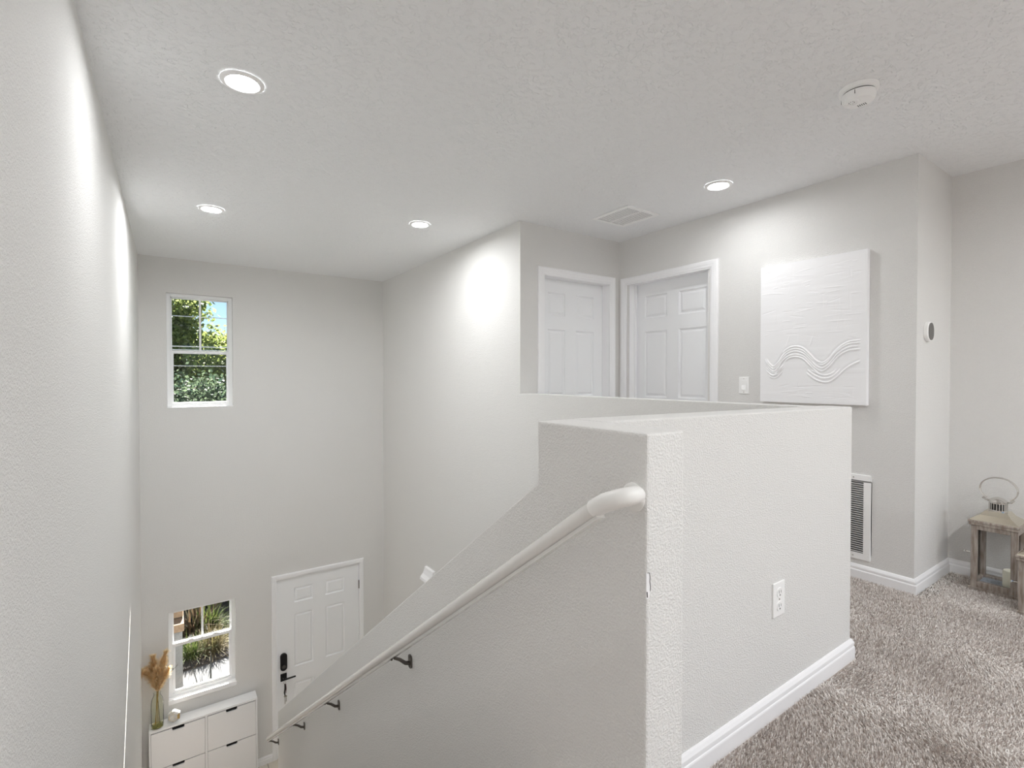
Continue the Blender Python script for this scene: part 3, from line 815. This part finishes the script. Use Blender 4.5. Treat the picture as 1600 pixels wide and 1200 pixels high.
# ---------------------------------------------------------------- shoe cabinet and what stands on it
cx0, cx1, cy0, cy1, cz1 = -.188, .780, 6.062, 6.220, -3.536
sc = empty('shoe_cabinet', ((cx0+cx1)/2, (cy0+cy1)/2, F2)); tag(sc, 'slim white shoe cabinet with flap drawers under the lower window', 'cabinet')
bm = bmesh.new()
box(bm, cx0, cx0+.016, cy0, cy1, F2, cz1-.020); box(bm, cx1-.016, cx1, cy0, cy1, F2, cz1-.020); box(bm, cx0+.016, cx1-.016, cy1-.008, cy1, F2+.1, cz1-.020)
box(bm, .288, .310, cy0, cy1-.008, F2+.10, cz1-.020); box(bm, cx0+.016, cx1-.016, cy0+.004, cy1-.008, F2+.10, F2+.118)
link('cabinet_body', bm, 'cabinet', sc, bevel=.0015)
bm = bmesh.new(); box(bm, cx0, cx1, cy0, cy1, cz1-.020, cz1)
link('cabinet_top', bm, 'cabinet', sc, bevel=.002)
bm = bmesh.new(); box(bm, cx0+.016, cx1-.016, cy0+.045, cy1-.008, F2+.118, cz1-.020)
link('inside_shade', bm, 'void', sc)  # black filler stands in for the unlit inside of the cabinet
for (a, b), hx in (((-.170, .286), .0555), ((.312, .762), .5315)):
    for zt, zb in ((-3.566, -3.932), (-3.940, -4.306)):
        pts = [(a, zb), (b, zb), (b, zt), (hx+.052, zt)]
        for k in range(6): t = PI/2*k/5; pts.append((hx+.052-.012+.012*math.cos(t), zt-.026+.012-.012*math.sin(t)) if k else (hx+.052, zt-.012))
        for k in range(6): t = PI/2*k/5; pts.append((hx-.052+.012-.012*math.sin(t), zt-.026+.012-.012*math.cos(t)))
        pts += [(hx-.052, zt), (a, zt)]
        bm = bmesh.new(); prism(bm, pts, lambda p, q, t: (p, cy0-.001+.016*t, q))
        bm.normal_update(); bmesh.ops.triangulate(bm, faces=[f for f in bm.faces if len(f.verts) > 4])
        fl = link('flap_drawer', bm, 'cabinet', sc)
        link('slot_shade', BX(hx-.060, hx+.060, cy0+.016, cy0+.020, zt-.040, zt+.004), 'void', fl)  # black plate behind the notch gives the shade in the slot

# vase
vx, vy, vz = -.118, 6.128, cz1
va = empty('glass_vase', (vx, vy, vz)); tag(va, 'clear bottle shaped glass vase on the shoe cabinet', 'vase')
prof = [(.046, 0), (.052, .004), (.053, .02), (.053, .21), (.052, .245), (.047, .280), (.036, .308), (.029, .322), (.028, .345), (.032, .352), (.030, .352), (.026, .344), (.026, .324), (.034, .305), (.0445, .277), (.0495, .243), (.0505, .21), (.0505, .02), (.048, .010), (.001, .009)]
bm = bmesh.new(); lathe(bm, [(r, vz+h) for r, h in prof], (vx, vy, 0), 48)
link('vase_body', bm, 'vglass', va, smooth=True, angle=60)
bm = bmesh.new(); lathe(bm, [(.049, vz+.0095), (.0495, vz+.024), (.030, vz+.025), (.001, vz+.025)], (vx, vy, 0), 40)
link('tinted_base', bm, 'vbase', va, smooth=True)

# pampas stems: plume + stalk each
def pampas(tip, bend, n, spread, lab, seed, foot):
    r = np.random.default_rng(seed)
    neck = Vector((vx, vy, vz+.335)) + Vector((r.normal(0, .004), r.normal(0, .004), 0))
    root = empty('pampas_stem', (vx+foot[0], vy+foot[1], vz+.028)); tag(root, lab, 'dried grass', 'dried pampas stems in the vase')
    tip = Vector(tip); ctrl = Vector(bend)
    f0 = Vector((vx+foot[0], vy+foot[1], vz+.028))
    P = lambda t: neck*(1-t)**2 + ctrl*2*t*(1-t) + tip*t**2
    bm = bmesh.new(); tube(bm, [f0, f0.lerp(neck, .5), neck] + [P(t) for t in (.15, .3, .45, .6)], [.0035]*3+[.0028]*2+[.002]*2, 6)
    link('stalk', bm, 'straw', root)
    co = []; tri = []
    ts = r.uniform(.10, 1, n)
    for t in ts:
        p = P(t); d = (P(min(t+.05, 1.05))-p).normalized()
        az = r.uniform(0, 2*PI); s = d.orthogonal().normalized(); s = Matrix.Rotation(az, 3, d) @ s
        prof = math.sin(min(1, t*1.05)*PI)**.6 if t < .9 else .55
        L = spread*r.uniform(.5, 1.1)*max(.3, prof)
        a = (d*r.uniform(.7, 1.3) + s*r.uniform(.25, .8)).normalized()
        w = d.cross(s).normalized()*r.uniform(.0011, .0024)
        mid = p + a*L*.55; end = p + a*L + Vector((0, 0, -.25*L))
        i = len(co); co += [p-w*.5, p+w*.5, mid+w, mid-w, end]
        tri += [(i, i+1, i+2), (i, i+2, i+3), (i+3, i+2, i+4)]
    mesh_from_arrays('plume', np.array([tuple(c) for c in co]), np.array(tri), 'pampas', root)
Z = vz
pampas((-.222, 6.10, Z+.600), (-.170, 6.11, Z+.62), 2300, .125, 'pampas plume drooping to the left wall, leftmost in the vase', 1, (.020, .01))
pampas((-.150, 6.14, Z+.705), (-.135, 6.14, Z+.52), 2500, .130, 'pampas plume standing upright at the back of the vase', 2, (-.015, .012))
pampas((-.045, 6.12, Z+.735), (-.105, 6.12, Z+.52), 2500, .125, 'tallest pampas plume leaning right in front of the window', 3, (-.020, -.005))
pampas((-.120, 6.07, Z+.610), (-.120, 6.09, Z+.48), 2300, .125, 'short pampas plume at the front centre of the vase', 4, (.005, .015))
pampas((-.020, 6.07, Z+.590), (-.080, 6.09, Z+.49), 1600, .095, 'pampas plume low on the right side of the vase', 5, (-.012, .018))
# dark sprig
sp = empty('dried_sprig', (vx+.022, vy, vz+.028)); tag(sp, 'thin dark dried sprig poking out right of the pampas plumes', 'dried sprig')
bm = bmesh.new(); tube(bm, [(vx+.022, vy, vz+.028), (vx, vy, vz+.335), (-.04, 6.11, Z+.50), (.055, 6.10, Z+.585)], .0018, 5)
link('stalk', bm, 'sprig', sp)
bm = bmesh.new()
for k in range(16):
    t = .35+.65*k/15; p = Vector((-.04, 6.11, Z+.50)).lerp(Vector((.055, 6.10, Z+.585)), t)
    tube(bm, [p, p+Vector((random.uniform(-.010, .014), random.uniform(-.012, .012), random.uniform(-.012, .024)))], [.0025, .0008], 5)
link('seed_head', bm, 'sprig', sp)

# faceted ornament
oc = Vector((.022, 6.125, cz1+.060))
orn = empty('faceted_ornament', (oc.x, oc.y, cz1)); tag(orn, 'white marble hexagonal ornament with a gold edge beside the vase', 'ornament')
bm = bmesh.new()
rot = Matrix.Rotation(math.radians(-14), 3, 'Z') @ Matrix.Rotation(math.radians(0), 3, 'Y')
def hexring(r, y): return [oc + rot @ Vector((r*math.sin(PI/3*k), y, r*math.cos(PI/3*k))) for k in range(6)]
rings = [hexring(.040, -.030), hexring(.060, -.018), hexring(.060, .018), hexring(.040, .030)]
rv = [[bm.verts.new(p) for p in r] for r in rings]
for a, b in zip(rv, rv[1:]):
    for k in range(6): bm.faces.new((a[k], a[(k+1) % 6], b[(k+1) % 6], b[k]))
bm.faces.new(rv[0]); bm.faces.new(rv[-1][::-1])
link('marble_block', bm, 'marble', orn)
bm = bmesh.new()
h1 = hexring(.0415, -.0305); h2 = hexring(.0612, -.018)
v = [bm.verts.new(p + Vector((0, -.0006, 0))) for p in (h1[1], h1[2], h2[2], h2[1])]; bm.faces.new(v)
v2 = [bm.verts.new(p + Vector((0, .0024, 0))) for p in (h1[1], h1[2], h2[2], h2[1])]; bm.faces.new(v2[::-1])
for k in range(4): bm.faces.new((v[k], v[(k+1) % 4], v2[(k+1) % 4], v2[k]))
link('gold_facet', bm, 'goldleaf', orn)
bm = bmesh.new(); h = hexring(.040, -.0305)
for k in range(6): tube(bm, [h[k], h[(k+1) % 6]], .0009, 5)
for k in (0, 2, 4): tube(bm, [h[k], oc + rot @ Vector((0, -.0305, 0))], .0008, 5)
link('gold_line', bm, 'goldleaf', orn)

# ---------------------------------------------------------------- lanterns
def lantern(cx, cy, w, d, hb, lab, k, knob_side):
    """cx, cy centre; w along y, d along x; hb body height; k scale of the metal top"""
    r = empty('candle_lantern', (cx, cy, F)); tag(r, lab, 'lantern', 'lanterns on the loft carpet')
    x0, x1, y0, y1 = cx-d/2, cx+d/2, cy-w/2, cy+w/2; z0, z1 = F+.002, F+hb
    p = .030*k
    bm = bmesh.new()
    box(bm, x0, x1, y0, y1, z0, z0+.020); box(bm, x0+.008, x1-.008, y0+.008, y1-.008, z0+.020, z0+.036)
    link('lantern_base', bm, 'wood', r, bevel=.002)
    bm = bmesh.new(); box(bm, x0+.012, x1-.012, y0+.012, y1-.012, z0+.036, z0+.0385); link('floor_plate', bm, 'zinc', r)
    for a in (x0+.006, x1-.006-p):
        for b in (y0+.006, y1-.006-p):
            bm = bmesh.new(); box(bm, a, a+p, b, b+p*.9, z0+.020, z1-.030); link('post', bm, 'wood', r, bevel=.002)
    bm = bmesh.new()
    for zz0, zz1 in ((z1-.052, z1-.028), (z0+.030, z0+.052)):
        for a in (x0+.006, x1-.006-p): link('cross_rail', BX(a, a+p, y0+.006+p*.9, y1-.006-p*.9, zz0, zz1), 'wood', r, bevel=.0015)
        for b in (y0+.006, y1-.006-p*.9): link('cross_rail', BX(x0+.006+p, x1-.006-p, b, b+p*.9, zz0, zz1), 'wood', r, bevel=.0015)
    bm = bmesh.new(); box(bm, x0, x1, y0, y1, z1-.028, z1-.012); box(bm, x0-.004, x1+.004, y0-.004, y1+.004, z1-.012, z1)
    link('top_frame', bm, 'wood', r, bevel=.002)
    for a in (x0+.006+p*.5, x1-.006-p*.5): link('glass_panel', BX(a-.001, a+.001, y0+.006+p*.9, y1-.006-p*.9, z0+.052, z1-.052), 'lglass', r)
    for b in (y0+.006+p*.45, y1-.006-p*.45): link('glass_panel', BX(x0+.006+p, x1-.006-p, b-.001, b+.001, z0+.052, z1-.052), 'lglass', r)
    # flared metal roof
    bm = bmesh.new(); rings = []
    for (s, z) in ((.97, z1), (.95, z1+.006), (.62, z1+.030*k), (.48, z1+.050*k), (.46, z1+.054*k)):
        rings.append([bm.verts.new((cx+a*d/2*s, cy+b*w/2*s, z)) for a, b in ((-1, -1), (1, -1), (1, 1), (-1, 1))])
    for a, b in zip(rings, rings[1:]):
        for q in range(4): bm.faces.new((a[q], a[(q+1) % 4], b[(q+1) % 4], b[q]))
    bm.faces.new(rings[0][::-1]); bm.faces.new(rings[-1])
    rf = link('roof_plate', bm, 'gold', r); rf['label'] = 'shiny warm metal roof'
    zc = z1+.054*k
    # slotted chimney: ring of bars between two collars
    bm = bmesh.new(); R0 = .037*k
    lathe(bm, [(R0+.002, zc), (R0+.002, zc+.008*k)], (cx, cy, 0), 32); lathe(bm, [(R0, zc+.043*k), (R0, zc+.050*k)], (cx, cy, 0), 32)
    for q in range(20):
        a = 2*PI*q/20; tube(bm, [(cx+R0*math.cos(a), cy+R0*math.sin(a), zc+.006*k), (cx+R0*math.cos(a), cy+R0*math.sin(a), zc+.045*k)], .0032*k, 6)
    ch = link('chimney', bm, 'steel', r, smooth=True)
    bm = bmesh.new(); lathe(bm, [(R0*.72, zc), (R0*.72, zc+.045*k)], (cx, cy, 0), 24); link('chimney_core', bm, 'plastic_gap', ch)
    bm = bmesh.new(); lathe(bm, [(R0+.006, zc+.050*k), (R0+.010, zc+.053*k), (R0+.002, zc+.060*k), (R0*.7, zc+.070*k), (R0*.3, zc+.077*k), (.001, zc+.079*k)], (cx, cy, 0), 36)
    link('chimney_cap', bm, 'steel', r, smooth=True)
    # ears and the two wire bail handle
    zh = zc+.056*k
    for s in (-1, 1):
        bm = bmesh.new(); tube(bm, [(cx, cy+s*(R0+.004), zh), (cx, cy+s*(R0+.016*k), zh-.002), (cx, cy+s*(R0+.024*k), zh+.008*k)], [.004*k, .004*k, .005*k], 8)
        lathe(bm, [(.006*k, -.009*k), (.006*k, .009*k)], (cx, cy+s*(R0+.024*k), zh+.010*k), 10, 'x')
        link('ear', bm, 'steel', r, smooth=True)
    bm = bmesh.new(); rw, rh = .078*k, .068*k
    for off in (-.006*k, .006*k):
        pts = []
        for q in range(29):
            a = math.radians(-52) + math.radians(284)*q/28
            pts.append((cx+off, cy+rw*math.cos(a), zh+.010*k+rh*.79+rh*math.sin(a)))
        tube(bm, pts, .0038*k, 8)
    link('bail_handle', bm, 'steel', r, smooth=True)
    # hinged door catch on the side
    bm = bmesh.new(); zk = z0+hb*.53
    tube(bm, [(x0+.012, y1-.004, zk), (x0+.008, y1+.010, zk), (x0+.004, y1+.016, zk+.004), (x0-.002, y1+.018, zk-.004)], .0036, 8)
    link('door_catch', bm, 'steel', r, smooth=True)
    return r
lantern(3.846, .735, .205, .205, .400, 'taller wood and metal lantern standing in the corner by the wall', 1.0, 1)
lantern(3.628, .522, .172, .172, .305, 'shorter lantern in front, cut off by the right picture edge', .80, 1)
cd = empty('pillar_candle', (3.838, .672, F+.041)); tag(cd, 'ivory pillar candle standing inside the taller lantern', 'candle')
bm = bmesh.new(); lathe(bm, [(.038, F+.041), (.040, F+.046), (.040, F+.128), (.037, F+.134), (.028, F+.131), (.001, F+.129)], (3.838, .672, 0), 36); link('wax', bm, 'wax', cd, smooth=True)
bm = bmesh.new(); tube(bm, [(3.838, .672, F+.128), (3.839, .673, F+.142)], .0013, 6); link('wick', bm, 'ink', cd)

# ---------------------------------------------------------------- outside
link('ground', BX(-40, 40, YF+.14, 60, GR-.1, GR), 'lawn', kind='structure')
link('ground_rear', BX(-40, 40, -40, -1.1, GR-.1, GR), 'concrete', kind='structure')
link('path_concrete', BX(-3, 4, YF+.14, 12.2, GR, GR+.02), 'concrete', kind='structure')
bm = bmesh.new()
prism(bm, [(.10, 9.20), (.42, 9.22), (.78, 9.30), (.80, 9.75), (.72, 10.3), (.80, 10.9), (.55, 11.4), (-1.6, 11.4), (-1.6, 9.2)], lambda a, b, t: (a, b, GR+.01+.045*t))
link('mulch_bed', bm, 'mulch', kind='structure')
bm = bmesh.new(); prism(bm, [(.86, 10.9), (2.6, 11.2), (2.6, 12.1), (.75, 12.1)], lambda a, b, t: (a, b, GR+.01+.045*t))
link('mulch_bed', bm, 'mulch', kind='structure')
pc = empty('porch_pedestal', (-.1, 8.85, GR)); tag(pc, 'grey stucco pedestal with tan stone cap outside the lower window', 'pillar')
link('shaft', BX(-.34, .140, 8.60, 9.20, GR+.015, -3.676), 'grey_stucco', pc, bevel=.008)
link('cap_stone', BX(-.37, .160, 8.56, 9.24, -3.676, -3.565), 'tanstone', pc, bevel=.008)
link('upper_cap_stone', BX(-.35, .150, 8.78, 9.24, -3.550, -3.40), 'tanstone', pc, bevel=.008)
link('joint', BX(-.34, .14, 8.80, 9.22, -3.566, -3.549), 'mulch', pc)

def blades(name, base, n, L, spread, w, mat, label, cat, seed, droop=.9, r0=.05, group=None):
    r = np.random.default_rng(seed); co = []; q = []
    for k in range(n):
        a = r.uniform(0, 2*PI); el = r.uniform(.15, spread); l = L*r.uniform(.6, 1.1)
        d = np.array([math.cos(a)*math.sin(el), math.sin(a)*math.sin(el), math.cos(el)])
        p = np.array(base) + np.array([r.normal(0, r0), r.normal(0, r0), 0])
        s = np.array([-math.sin(a), math.cos(a), 0])*w*r.uniform(.6, 1.2)
        i = len(co)
        for j in range(6):
            t = j/5; pt = p + d*l*t + np.array([math.cos(a)*.25, math.sin(a)*.25, -.55])*droop*l*t*t*el
            pt[2] = max(pt[2], GR+.05)
            ww = s*(1-t)**.6 if j < 5 else s*.05
            co += [pt-ww, pt+ww]
        for j in range(5): q.append((i+2*j, i+2*j+1, i+2*j+3, i+2*j+2))
    o = mesh_from_arrays(name, np.array(co), np.array(q), mat, quads=True)
    return tag(o, label, cat, group)
g0 = GR+.05
blades('grass_clump', (.27, 9.52, g0), 200, .46, .9, .008, 'grass_green', 'small bright green grass tuft outside, nearest the grey pedestal', 'plant', 21)
blades('grass_clump', (.57, 9.62, g0), 520, .50, 1.15, .007, 'grass_brown', 'large tawny grass clump outside the lower window sash', 'plant', 22, r0=.07)
blades('grass_clump', (.86, 9.95, g0), 140, .32, 1.1, .008, 'grass_green', 'thin grass clump at the right edge of the lower sash view', 'plant', 28)
blades('palm_shrub', (.33, 10.35, g0), 200, .85, 1.15, .014, 'grass_orange', 'rusty brown drooping fronds right of the tan capped pedestal', 'plant', 23, r0=.05)
blades('palm_shrub', (.56, 10.35, g0), 200, .62, 1.05, .015, 'grass_green', 'yellow green arching palm shrub seen in the upper sash centre', 'plant', 24, r0=.06)
blades('palm_shrub', (1.02, 11.85, g0), 220, .55, 1.2, .022, 'grass_green', 'dark green shrub at the far right behind the path', 'plant', 25, r0=.10)
blades('palm_shrub', (.40, 12.0, g0), 320, .85, 1.2, .022, 'blade_bush', 'dark bushy shrub behind the arching palms', 'plant', 29, r0=.2)
blades('dark_strips', (.32, 7.45, GR+.02), 15, 1.00, .33, .017, 'blade_dark', 'dark tapering strips rising just outside the lower window', 'plant', 26, droop=.4, r0=.10)  # near-black thin upright strips close to the window

def tree(x, y, h, crown, n, mat, label, seed, leaf=.14):
    """crown: list of (dx, dy, z, rx, rz) leaf masses"""
    r = np.random.default_rng(seed)
    root = empty('tree', (x, y, GR)); tag(root, label, 'tree', 'trees beyond the front window')
    bm = bmesh.new()
    tube(bm, [(x, y, GR), (x+.1, y, GR+h*.35), (x-.05, y+.1, GR+h*.7)], [.20, .15, .07], 8)
    for dx, dy, z, rx, rz in crown:
        tube(bm, [(x+.05, y+.05, min(z-.3, GR+h*.5)), (x+dx*.6, y+dy*.6, z-.2), (x+dx, y+dy, z)], [.07, .04, .015], 6)
    link('trunk', bm, 'bark', root)
    tot = sum(c[3]**2*c[4] for c in crown); co = []
    for dx, dy, z, rx, rz in crown:
        m = int(n*rx*rx*rz/tot)
        # twiggy sub-clusters on a shell
        kc = max(6, m//26); u = r.normal(0, 1, (kc, 3)); u /= np.linalg.norm(u, axis=1)[:, None]; u *= r.uniform(.35, 1.05, kc)[:, None]**.6
        cc = np.array([x+dx, y+dy, z]) + u*np.array([rx, rx, rz])
        p = cc[r.integers(0, kc, m)] + r.normal(0, .17, (m, 3))
        a = r.normal(0, 1, (m, 3)); a /= np.linalg.norm(a, axis=1)[:, None]
        b = np.cross(a, r.normal(0, 1, (m, 3))); b /= np.linalg.norm(b, axis=1)[:, None]
        L = leaf*r.uniform(.6, 1.3, m)[:, None]; W = L*.32
        co.append(np.stack([p-a*L/2, p+b*W, p+a*L/2, p-b*W], 1).reshape(-1, 3))
    co = np.concatenate(co); q = np.arange(len(co)).reshape(-1, 4)
    mesh_from_arrays('foliage', co, q, mat, root, quads=True)
tree(.2, 19.5, 8.2, [(-.9, 0, 1.6, 1.5, 1.2), (.0, .2, 2.35, .9, .75), (.3, -.2, .9, 1.1, .9), (-1.3, .3, .2, 1.3, 1.0), (-.2, 0, .1, 1.0, .8)], 17000, 'leafA', 'tall oak filling the upper left of the upper window', 31, .15)
tree(2.1, 20.5, 7.0, [(-.6, 0, .55, 1.0, .75), (.3, .2, 1.0, 1.1, .85), (-.1, -.3, -.1, 1.3, .8), (1.3, 0, .6, 1.1, 1.0)], 16000, 'leafB', 'sunlit yellow green tree at the right of the upper window', 32, .15)
tree(.3, 15.5, 4.9, [(0, 0, -.9, 1.3, .95), (-1.3, .2, -1.2, 1.2, .9), (.9, .1, -1.1, 1.1, .85), (.1, .3, -2.0, 1.5, .9)], 22000, 'leaf_dimmed', 'green tree, coloured dark as if dimmed by a screen, filling the lower sash of the upper window', 33, .11)
tree(-3.2, 18.0, 6.5, [(0, 0, .6, 1.6, 1.3), (.8, .2, -.5, 1.3, 1.1), (-.9, 0, -.4, 1.4, 1.1)], 9000, 'leafA', 'round oak standing left of the view through the upper window', 34, .17)
tree(4.8, 17.5, 6.2, [(0, 0, .4, 1.6, 1.2), (-.9, .2, -.6, 1.3, 1.1), (.9, 0, -.4, 1.4, 1.1)], 9000, 'leafB', 'leafy tree standing right of the view through the upper window', 35, .17)
# utility cables strung in front of the trees
for px, lab in ((-9.0, 'left'), (10.0, 'right')):
    up = empty('utility_pole', (px, 11.0, GR)); tag(up, f'wooden utility pole out of the window view to the {lab}', 'utility pole', 'utility poles along the street')
    bm = bmesh.new(); lathe(bm, [(.13, GR), (.10, 2.0)], (px, 11.06+.13, 0), 14); link('post', bm, 'pole', up, smooth=True)
    link('crossarm', BX(px-.05, px+.05, 10.9, 11.3, 1.25, 1.37), 'pole', up)
for z, rr, lab in ((.565, .010, 'upper cable of the close pair crossing the upper window'), (.500, .010, 'lower cable of the close pair crossing the upper window'),
                   (.205, .008, 'lowest single cable crossing the lower sash of the upper window'), (1.12, .008, 'highest thin cable crossing the top of the upper window')):
    bm = bmesh.new(); tube(bm, [(x, 11.0, z + .0012*((x-.5)**2) - .0) for x in np.linspace(-9, 10, 20)], rr, 6)
    tag(link('utility_cable', bm, 'cable', smooth=True), lab, 'cable', 'utility cables outside')

# ---------------------------------------------------------------- light
w = bpy.data.worlds.new('World'); S.world = w; w.use_nodes = True
nt = w.node_tree; bg = nt.nodes['Background']
sky = nt.nodes.new('ShaderNodeTexSky'); sky.sky_type = 'NISHITA'; sky.sun_disc = False
sky.sun_elevation = math.radians(42); sky.sun_rotation = math.radians(9.6); sky.air_density = 1.0; sky.dust_density = .15; sky.ozone_density = 1.2
tn = nt.nodes.new('ShaderNodeMix'); tn.data_type = 'RGBA'; tn.blend_type = 'MULTIPLY'; tn.inputs['Factor'].default_value = 1
nt.links.new(sky.outputs[0], tn.inputs['A']); tn.inputs['B'].default_value = (.80, .93, 1.10, 1)
nt.links.new(tn.outputs['Result'], bg.inputs['Color']); bg.inputs['Strength'].default_value = .085
sun = bpy.data.lights.new('Sun', 'SUN'); sun.energy = 27; sun.angle = math.radians(.6); sun.color = (1, .96, .89)
so = bpy.data.objects.new('Sun', sun); COL.objects.link(so)
d = Vector((-.17, -1, -.90)).normalized()
so.rotation_euler = d.to_track_quat('-Z', 'Y').to_euler(); so.location = (3, 20, 18)

# ---------------------------------------------------------------- camera
cam = bpy.data.cameras.new('Camera'); co = bpy.data.objects.new('Camera', cam); COL.objects.link(co)
cam.sensor_fit = 'HORIZONTAL'; cam.sensor_width = 36; cam.lens = 36*776/1600
cam.clip_start = .02; cam.clip_end = 300
co.location = (0, 0, 0)
yaw = math.atan(537/776); pit = math.atan(11/776)
co.rotation_euler = (PI/2 - pit, 0, -yaw)
S.camera = co
S.view_settings.view_transform = 'Standard'; S.view_settings.look = 'None'; S.view_settings.gamma = 1; S.view_settings.exposure = 0.48
S.view_settings.use_curve_mapping = False
S.cycles.use_denoising = True
S.cycles.max_bounces = 20; S.cycles.diffuse_bounces = 16; S.cycles.transparent_max_bounces = 24; S.cycles.sample_clamp_indirect = 6
